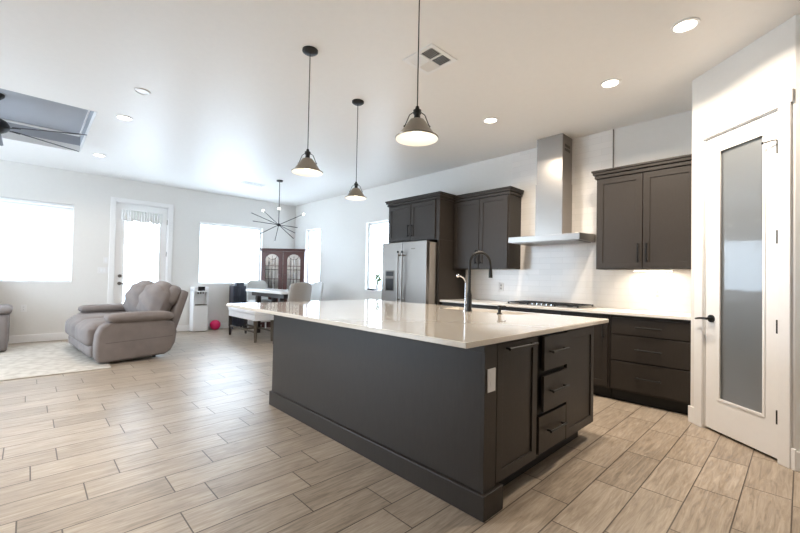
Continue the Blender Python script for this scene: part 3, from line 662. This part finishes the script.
# ------------------------------------------------------------------ sputnik chandelier
hx, hy, hz = -6.885, 3.434, 2.19
t = thing('chandelier', 'black spiky rod chandelier with small white globes over the dining table', 'chandelier', (hx, hy, ZC))
MB().lathe((hx, hy, ZC), [(0, -.025), (.055, -.022), (.062, 0)], 24).build('ceiling_cup', black, t, smooth=True)
MB().tube([(hx, hy, ZC-.02), (hx, hy, hz)], .007, 10).build('stem', black, t, smooth=True)
MB().ball((hx, hy, hz), .032, 8).build('hub', black, t, smooth=True)
RR = Vector((.69, .724, 0)); FF = Vector((-.724, .69, 0))
ARMS = [(-.38, .30, .25), (.355, -.28, -.25), (-.48, .20, -.12), (-.54, .08, .12), (.41, -.07, -.2), (-.38, -.28, -.3), (.39, .245, .25), (-.16, -.28, .3), (-.02, .30, .06), (.20, -.10, .45)]
for a, c, d_ in ARMS:
    e = Vector((hx, hy, hz)) + RR*a + Vector((0, 0, c)) + FF*d_
    ar = MB().tube([(hx, hy, hz), e], .0062, 8).build('arm', black, t, smooth=True)
    u_ = (e-Vector((hx, hy, hz))).normalized(); MB().ball(e+u_*.02, .020 if c > .24 else .010, 8).build('globe', bulbs if c > .24 else whitepl, ar, smooth=True)

# ------------------------------------------------------------------ rug
o = MB().box(-8.70, -6.05, -2.3, .80, .0, .012).build('area_rug', rugm, bevel=.004); tag(o, 'large faded beige patterned rug under the grey loveseat', 'rug')

# ------------------------------------------------------------------ reclining sofas (local frame, facing -Y)
def recliner_sofa(label, W, loc, rz, seats=2, cat='sofa'):
    t = thing('reclining_sofa', label, cat, loc, rz, local=True, group='taupe reclining sofas')
    aw = .20; x0, x1 = -W/2, W/2; dpt = 1.0
    for sg, xa in ((1, x1), (-1, x0)):
        xi = xa - sg*aw
        prof = [(-.45, .01), (-.50, .07), (-.505, .25), (-.495, .38), (-.45, .49), (-.36, .545), (.30, .555), (.42, .50), (.46, .36), (.44, .20), (.38, .09), (.30, .045)]
        lo, hi = min(xa, xi), max(xa, xi)
        MB().prism(prof, lo, hi, 'x').build('arm_side', fabric, t, bevel=.035, smooth=True, seg=4)
        MB().soft(((lo+hi)/2+sg*.01, +.01, .595), (aw+.05, .80, .115), .055, 10, .012).build('arm_pad', fabric, t, smooth=True)
        MB().prism([(-.40, .268), (.40, .300), (.40, .306), (-.40, .274)], xa-sg*.004 if sg > 0 else xa-.002, xa+.002 if sg > 0 else xa+.004, 'x').build('side_seam', fabricd, t)
    MB().box(x0+aw, x1-aw, -.38, .36, .07, .36).build('base_frame', fabric, t, bevel=.02)
    sw = (W-2*aw)/seats
    for i in range(seats):
        c = x0+aw+sw*(i+.5)
        def sag(q, p): q.z -= .03*max(0, p.y)*(1 if p.z > .9 else 0); return q
        MB().soft((c, -.17, .42), (sw-.01, .74, .20), .085, 12, .028, fn=sag).build('seat_cushion', fabric, t, smooth=True)
        MB().soft((c, -.51, .345), (sw-.012, .14, .26), .065, 10, .015).build('front_pad', fabric, t, smooth=True)
        MB().soft((c, -.475, .155), (sw-.02, .13, .17), .05, 10, .012).build('footrest', fabric, t, smooth=True)
        Mx = Matrix.Translation((c, .22, .50)) @ Matrix.Rotation(math.radians(-22), 4, 'X')
        def wave(q, p):
            if p.y < 0: q.y += .011*math.sin(p.z*9+p.x*4)*(1-p.z**2) + .05*abs(p.x)**3 + .05*max(0, -p.z)
            q.z -= .05*abs(p.x)**3*max(0, p.z)
            return q
        bk = MB().soft((0, 0, .29), (sw-.01, .30, .58), .14, 26, .045, Mx, wave).build('back_cushion', fabric, t, smooth=True)
        MB().soft((0, .10, .44), (sw+.01, .20, .30), .09, 12, .02, Mx).build('head_roll', fabric, t, smooth=True)
    Mx = Matrix.Translation((0, .40, .30)) @ Matrix.Rotation(math.radians(-17), 4, 'X')
    MB().soft((0, .03, .33), (W-2*aw+.06, .13, .72), .05, 12, .01, Mx).build('back_panel', fabric, t, smooth=True)
    for x_, y_ in ((x0+.12, .2), (x1-.12, .2), (x0+.12, -.32), (x1-.12, -.32)): MB().tube([(x_, y_, 0), (x_, y_, .08)], .022, 10).build('foot', gasket, t)
    return t
ls = recliner_sofa('taupe reclining loveseat facing left on the rug edge, seen from its arm side', 1.95, (-7.28, 1.08, .0125), math.radians(4.5))
recliner_sofa('taupe reclining sofa cut by the left photo edge under the blind-covered window', 1.95, (-8.52, -1.17, .0125), PI/2)

# ------------------------------------------------------------------ water cooler and ball
x0, x1, y0, y1, zt = -9.07, -8.82, 2.53, 2.83, .95
t = thing('water_cooler', 'white freestanding water cooler against the far wall by the dining window', 'water cooler', ((x0+x1)/2, (y0+y1)/2, 0))
MB().prism([(x0, .01), (x1, .01), (x1, .56), (x0, .56)], y0, y1, 'y').build('cabinet', whitepl, t, bevel=.01)
MB().box(x0, x0+.12, y0, y1, .56, .88).build('alcove_back', whitepl, t)
MB().box(x0+.12, x1, y0, y0+.03, .56, .88).build('alcove_side', whitepl, t); MB().box(x0+.12, x1, y1-.03, y1, .56, .88).build('alcove_side', whitepl, t)
hd = MB().box(x0, x1+.01, y0, y1, .84, zt).build('head', whitepl, t, bevel=.015, seg=3)
MB().box(x1+.01, x1+.013, y0+.08, y1-.08, .87, .955).build('display', gasket, hd)
for yy in (y0+.1, (y0+y1)/2, y1-.1): MB().tube([(x1-.04, yy, .84), (x1-.04, yy, .80)], .014, 10).build('tap', steeld, t, smooth=True)
MB().box(x0+.12, x1+.012, y0+.03, y1-.03, .56, .575).build('drip_tray', steeld, t)
MB().box(x1, x1+.004, y0+.02, y1-.02, .05, .53).build('door', whitepl, t, bevel=.002)
tag(MB().ball((-8.93, 3.02, .11), .11, 14).build('play_ball', pink, smooth=True), 'bright pink ball on the floor beside the water cooler', 'ball')

# ------------------------------------------------------------------ china cabinet across the corner
t = thing('china_cabinet', 'dark cherry corner china cabinet with two arched glass doors', 'china cabinet', (-8.43, 4.34, 0), PI/4)
W = 1.02; z0, z1 = .0, 1.86
def pent(ins): return [(-W/2+ins, ins), (W/2-ins, ins), (W/2-ins, .26), (.0+.26, .50), (-.26, .50), (-W/2+ins, .26)]
MB().prism(pent(0), .06, .80, 'z').build('lower_body', cherry, t, bevel=.003); MB().prism(pent(.03), 0, .06, 'z').build('plinth', cherry, t)
B = MB(); B.box(-W/2-.012, W/2+.012, -.015, .27, .80, .825); B.build('waist_moulding', cherry, t, bevel=.004)
B = MB(); B.box(-W/2, -W/2+.02, 0, .26, .825, z1-.06); B.box(W/2-.02, W/2, 0, .26, .825, z1-.06); B.prism([(-W/2, .26), (-.26, .50), (.26, .50), (W/2, .26), (W/2-.02, .25), (.25, .48), (-.25, .48), (-W/2+.02, .25)], .825, z1-.06); B.build('upper_body', cherry, t)
B = MB(); B.box(-W/2-.015, W/2+.015, -.03, .27, z1-.06, z1-.03); B.box(-W/2-.03, W/2+.03, -.045, .27, z1-.03, z1); B.build('crown', cherry, t, bevel=.005)
for zz in (1.14, 1.45): MB().box(-W/2+.02, W/2-.02, .03, .25, zz, zz+.012).build('shelf', cherry, t)
B = MB(); B.prism([(-.488, .02), (-.488, .245), (-.248, .470), (.248, .470), (.488, .245), (.488, .02), (.482, .02), (.482, .242), (.246, .464), (-.246, .464), (-.482, .242), (-.482, .02)], .83, z1-.07); B.build('back_lining', chairlt, t)
for sg in (-1, 1):
    a0, a1 = (-W/2, -.005) if sg < 0 else (.005, W/2)
    cxx = (a0+a1)/2; hw = .155; zb, zs = .90, 1.60; N = 14
    inn = [(cxx-hw, zb), (cxx+hw, zb), (cxx+hw, zs)] + [(cxx+hw*math.cos(PI*k/N), zs+.13*math.sin(PI*k/N)) for k in range(1, N)] + [(cxx-hw, zs)]
    o0 = [(a0, .83), (a1, .83), (a1, 1.62)] + [(cxx+(a1-cxx)*max(-1, min(1, 1.35*math.cos(PI*k/N))), 1.795) for k in range(1, N)] + [(a0, 1.62)]
    dr = MB().ring(o0, inn, -.018, .0, 'y').build('glass_door', cherry, t, bevel=.002)
    MB().box(cxx-hw, cxx+hw, -.010, -.007, zb, zs+.13).build('pane', glass, dr)
    B = MB()
    for dx in (-.075, 0, .075): B.box(cxx+dx-.004, cxx+dx+.004, -.014, -.006, zb, 1.60+.09-abs(dx)*.6)
    B.box(cxx-hw, cxx+hw, -.014, -.006, 1.36, 1.37)
    for q in (-1, 1): B.tube([(cxx, -.01, 1.60)] + [(cxx+q*.11*math.sin(PI/2*k/6), -.01, 1.60+.10*(1-math.cos(PI/2*k/6))) for k in range(1, 7)], .004, 6)
    B.build('lattice', gasket, dr)
    MB().ball((cxx-sg*.19, -.028, 1.25), .011, 6).build('knob', steeld, dr, smooth=True)
    ld_ = shaker(t, 'lower_door', 'y', 0, a0+.02, a1-.02, .10, .77, m=cherry); MB().ball((cxx-sg*.19, -.03, .5), .011, 6).build('knob', steeld, ld_, smooth=True)
cl_ = bpy.data.lights.new('cabinet_fill', 'AREA'); cl_.shape = 'RECTANGLE'; cl_.size = .7; cl_.size_y = .1; cl_.energy = 2.5; cl_.color = (1, .95, .9)  # fill light added to brighten the inside of the china cabinet
co = bpy.data.objects.new('cabinet_fill', cl_); COL.objects.link(co); co.parent = t; co.location = (0, .16, 1.79)
rr = Matrix.Rotation(PI/4, 4, 'Z')
for sx in (-.37, -.25, -.13, .13, .25, .37):
    for zz in (.826, 1.153, 1.463):
        p = Vector((-8.43, 4.34, 0)) + rr @ Vector((sx, .14, 0)); hgt = random.uniform(.10, .2); r_ = random.uniform(.03, .045)
        o = MB().lathe((p.x, p.y, zz), [(0, 0), (r_*.6, 0), (r_, hgt*.4), (r_*.8, hgt*.8), (r_*.95, hgt), (r_*.85, hgt), (r_*.7, hgt*.8), (0, .01)], 16).build('china_piece', whitepl, smooth=True)
        col_n = {-.37: 'leftmost column', -.25: 'second column from the left', -.13: 'third column from the left', .13: 'third column from the right', .25: 'second column from the right', .37: 'rightmost column'}[sx]
        row_n = {.826: 'bottom shelf', 1.153: 'middle shelf', 1.463: 'top shelf'}[zz]
        tag(o, 'white china vase in the cherry cabinet, %s, %s' % (row_n, col_n), 'vase', 'white china inside the corner cabinet')

# ------------------------------------------------------------------ dining set
tx0, tx1, ty0, ty1, tz = -8.36, -6.72, 3.44, 4.06, .925
t = thing('dining_table', 'counter-height dining table with white stone top and dark base', 'table', ((tx0+tx1)/2, (ty0+ty1)/2, 0))
MB().box(tx0, tx1, ty0, ty1, tz-.055, tz).build('tabletop', marble, t, bevel=.006)
MB().box(tx0+.1, tx1-.1, ty0+.1, ty1-.1, tz-.14, tz-.055).build('apron', darkwood, t)
for x_ in (tx0+.36, tx1-.26):
    for y_ in (ty0+.13, ty1-.13): MB().box(x_-.045, x_+.045, y_-.045, y_+.045, 0, tz-.14).build('leg', darkwood, t, bevel=.004)
bx0, bx1, by0, by1, bz = -8.06, -6.80, 2.98, 3.36, .60
t = thing('dining_bench', 'white upholstered bench with dark brown legs in front of the dining table', 'bench', ((bx0+bx1)/2, (by0+by1)/2, 0))
MB().soft(((bx0+bx1)/2, (by0+by1)/2, bz-.05), (bx1-bx0+.03, by1-by0+.03, .12), .03, 12, .01).build('seat_cushion', benchfab, t, smooth=True)
MB().box(bx0, bx1, by0, by1, bz-.21, bz-.10).build('seat_skirt', benchfab, t, bevel=.008)
for x_ in (bx0+.03, bx1-.03):
    for y_ in (by0+.03, by1-.03): MB().tube([(x_, y_, bz-.21), (x_, y_, 0)], [.040, .024], 4).build('leg', greywood if x_ > -7 else darkwood, t)
for y_ in (by0+.03, by1-.03): MB().box(bx0+.03, bx1-.03, y_-.012, y_+.012, .17, .20).build('stretcher', greywood, t)
MB().box((bx0+bx1)/2-.012, (bx0+bx1)/2+.012, by0+.03, by1-.03, .17, .20).build('stretcher', greywood, t)

def dining_chair(label, loc, rz, fab, legm):
    t = thing('dining_chair', label, 'chair', loc, rz, local=True, group='counter-height upholstered dining chairs')
    MB().soft((0, 0, .62), (.46, .46, .10), .03, 10, .01).build('seat', fab, t, smooth=True)
    MB().box(-.20, .20, -.20, .20, .53, .575).build('seat_frame', legm, t)
    def curve(q, p):
        q.y += .05*(1-p.x**2)                              # hollow towards the sitter
        if p.z > 0: q.x *= 1-.10*p.z**4; q.z -= .035*abs(p.x)**2.5*p.z
        return q
    Mx = Matrix.Translation((0, .19, .62)) @ Matrix.Rotation(math.radians(-9), 4, 'X')
    bk = MB().soft((0, 0, .25), (.48, .055, .50), .025, 12, .008, Mx, curve).build('backrest', fab, t, smooth=True)
    for x_ in (-.19, .19):
        for y_ in (-.19, .19): MB().tube([(x_, y_, .55), (x_*1.08, y_*1.1, 0)], [.026, .016], 6).build('leg', legm, t)
    B = MB()
    for q in (-1, 1): B.box(-.19, .19, q*.195-.008, q*.195+.008, .20, .23); B.box(q*.195-.008, q*.195+.008, -.19, .19, .26, .29)
    B.build('stretcher', legm, t)
    return t
dining_chair('pale round-backed chair at the left end of the dining table', (-8.34, 3.80, 0), PI/2, chairlt, whitepl)
dining_chair('taupe round-backed chair with its back to the camera, at the table\'s right end', (-6.33, 3.44, 0), -PI/2+.15, chairfab, darkwood)
dining_chair('silvery grey chair behind the right end of the dining table, before the narrow window', (-7.25, 4.29, 0), -.1, chairlt, darkwood)
t = thing('sideboard', 'low dark blue-grey sideboard under the dining window behind the table', 'sideboard', (-8.96, 3.5, 0))
MB().box(-9.08, -8.86, 3.36, 3.66, .05, .97).build('body', navy, t, bevel=.004)
for k in range(2): d = shaker(t, 'door', 'x', -8.86, 3.367+.145*k, 3.508+.145*k, .08, .95, m=navy, sgn=1, rail=.04); MB().ball((-8.832, 3.49+.04*k, .6), .010, 6).build('knob', chrome, d, smooth=True)
for x_ in (-9.05, -8.89):
    for y_ in (3.38, 3.64): MB().box(x_-.015, x_+.015, y_-.015, y_+.015, 0, .05).build('foot', navy, t)
t = thing('table_box', 'dark squarish caddy standing on the sideboard under the dining window', 'box', (-8.95, 3.53, .97))
MB().box(-9.02, -8.89, 3.46, 3.62, .97, 1.05).build('case', navy, t, bevel=.005); MB().tube([(-8.95, 3.49, 1.05), (-8.95, 3.50, 1.10), (-8.95, 3.58, 1.10), (-8.95, 3.59, 1.05)], .006, 8).build('handle', navy, t, smooth=True)

# ------------------------------------------------------------------ things on the sill beside the fridge
t = thing('sill_vase', 'white pot of thin green stems on the sill left of the refrigerator', 'plant', (-5.82, YB+.03, .97))
MB().lathe((-5.82, YB+.03, .968), [(0, 0), (.032, 0), (.042, .06), (.036, .12), (.032, .12), (0, .02)], 18).build('pot', whitepl, t, smooth=True)
B = MB()
for k in range(11):
    a = k*2.4; r_ = .05+.02*(k % 3); p0 = Vector((-5.82, YB+.03, 1.07)); p1 = p0+Vector((math.cos(a)*r_, math.sin(a)*.02, .11+.035*(k % 4))); B.tube([p0, (p0+p1)/2+Vector((0, 0, .02)), p1], [.005, .005, .003], 6)
    B.soft(p1, (.04, .02, .06), .01, 4)
B.build('stems', greenm, t)
t = thing('sill_box', 'low dark oblong case on the sill of the window beside the refrigerator', 'box', (-6.0, YB+.025, .97))
MB().soft((-6.0, YB+.028, .985), (.20, .07, .033), .015, 6).build('case', gasket, t, smooth=True)
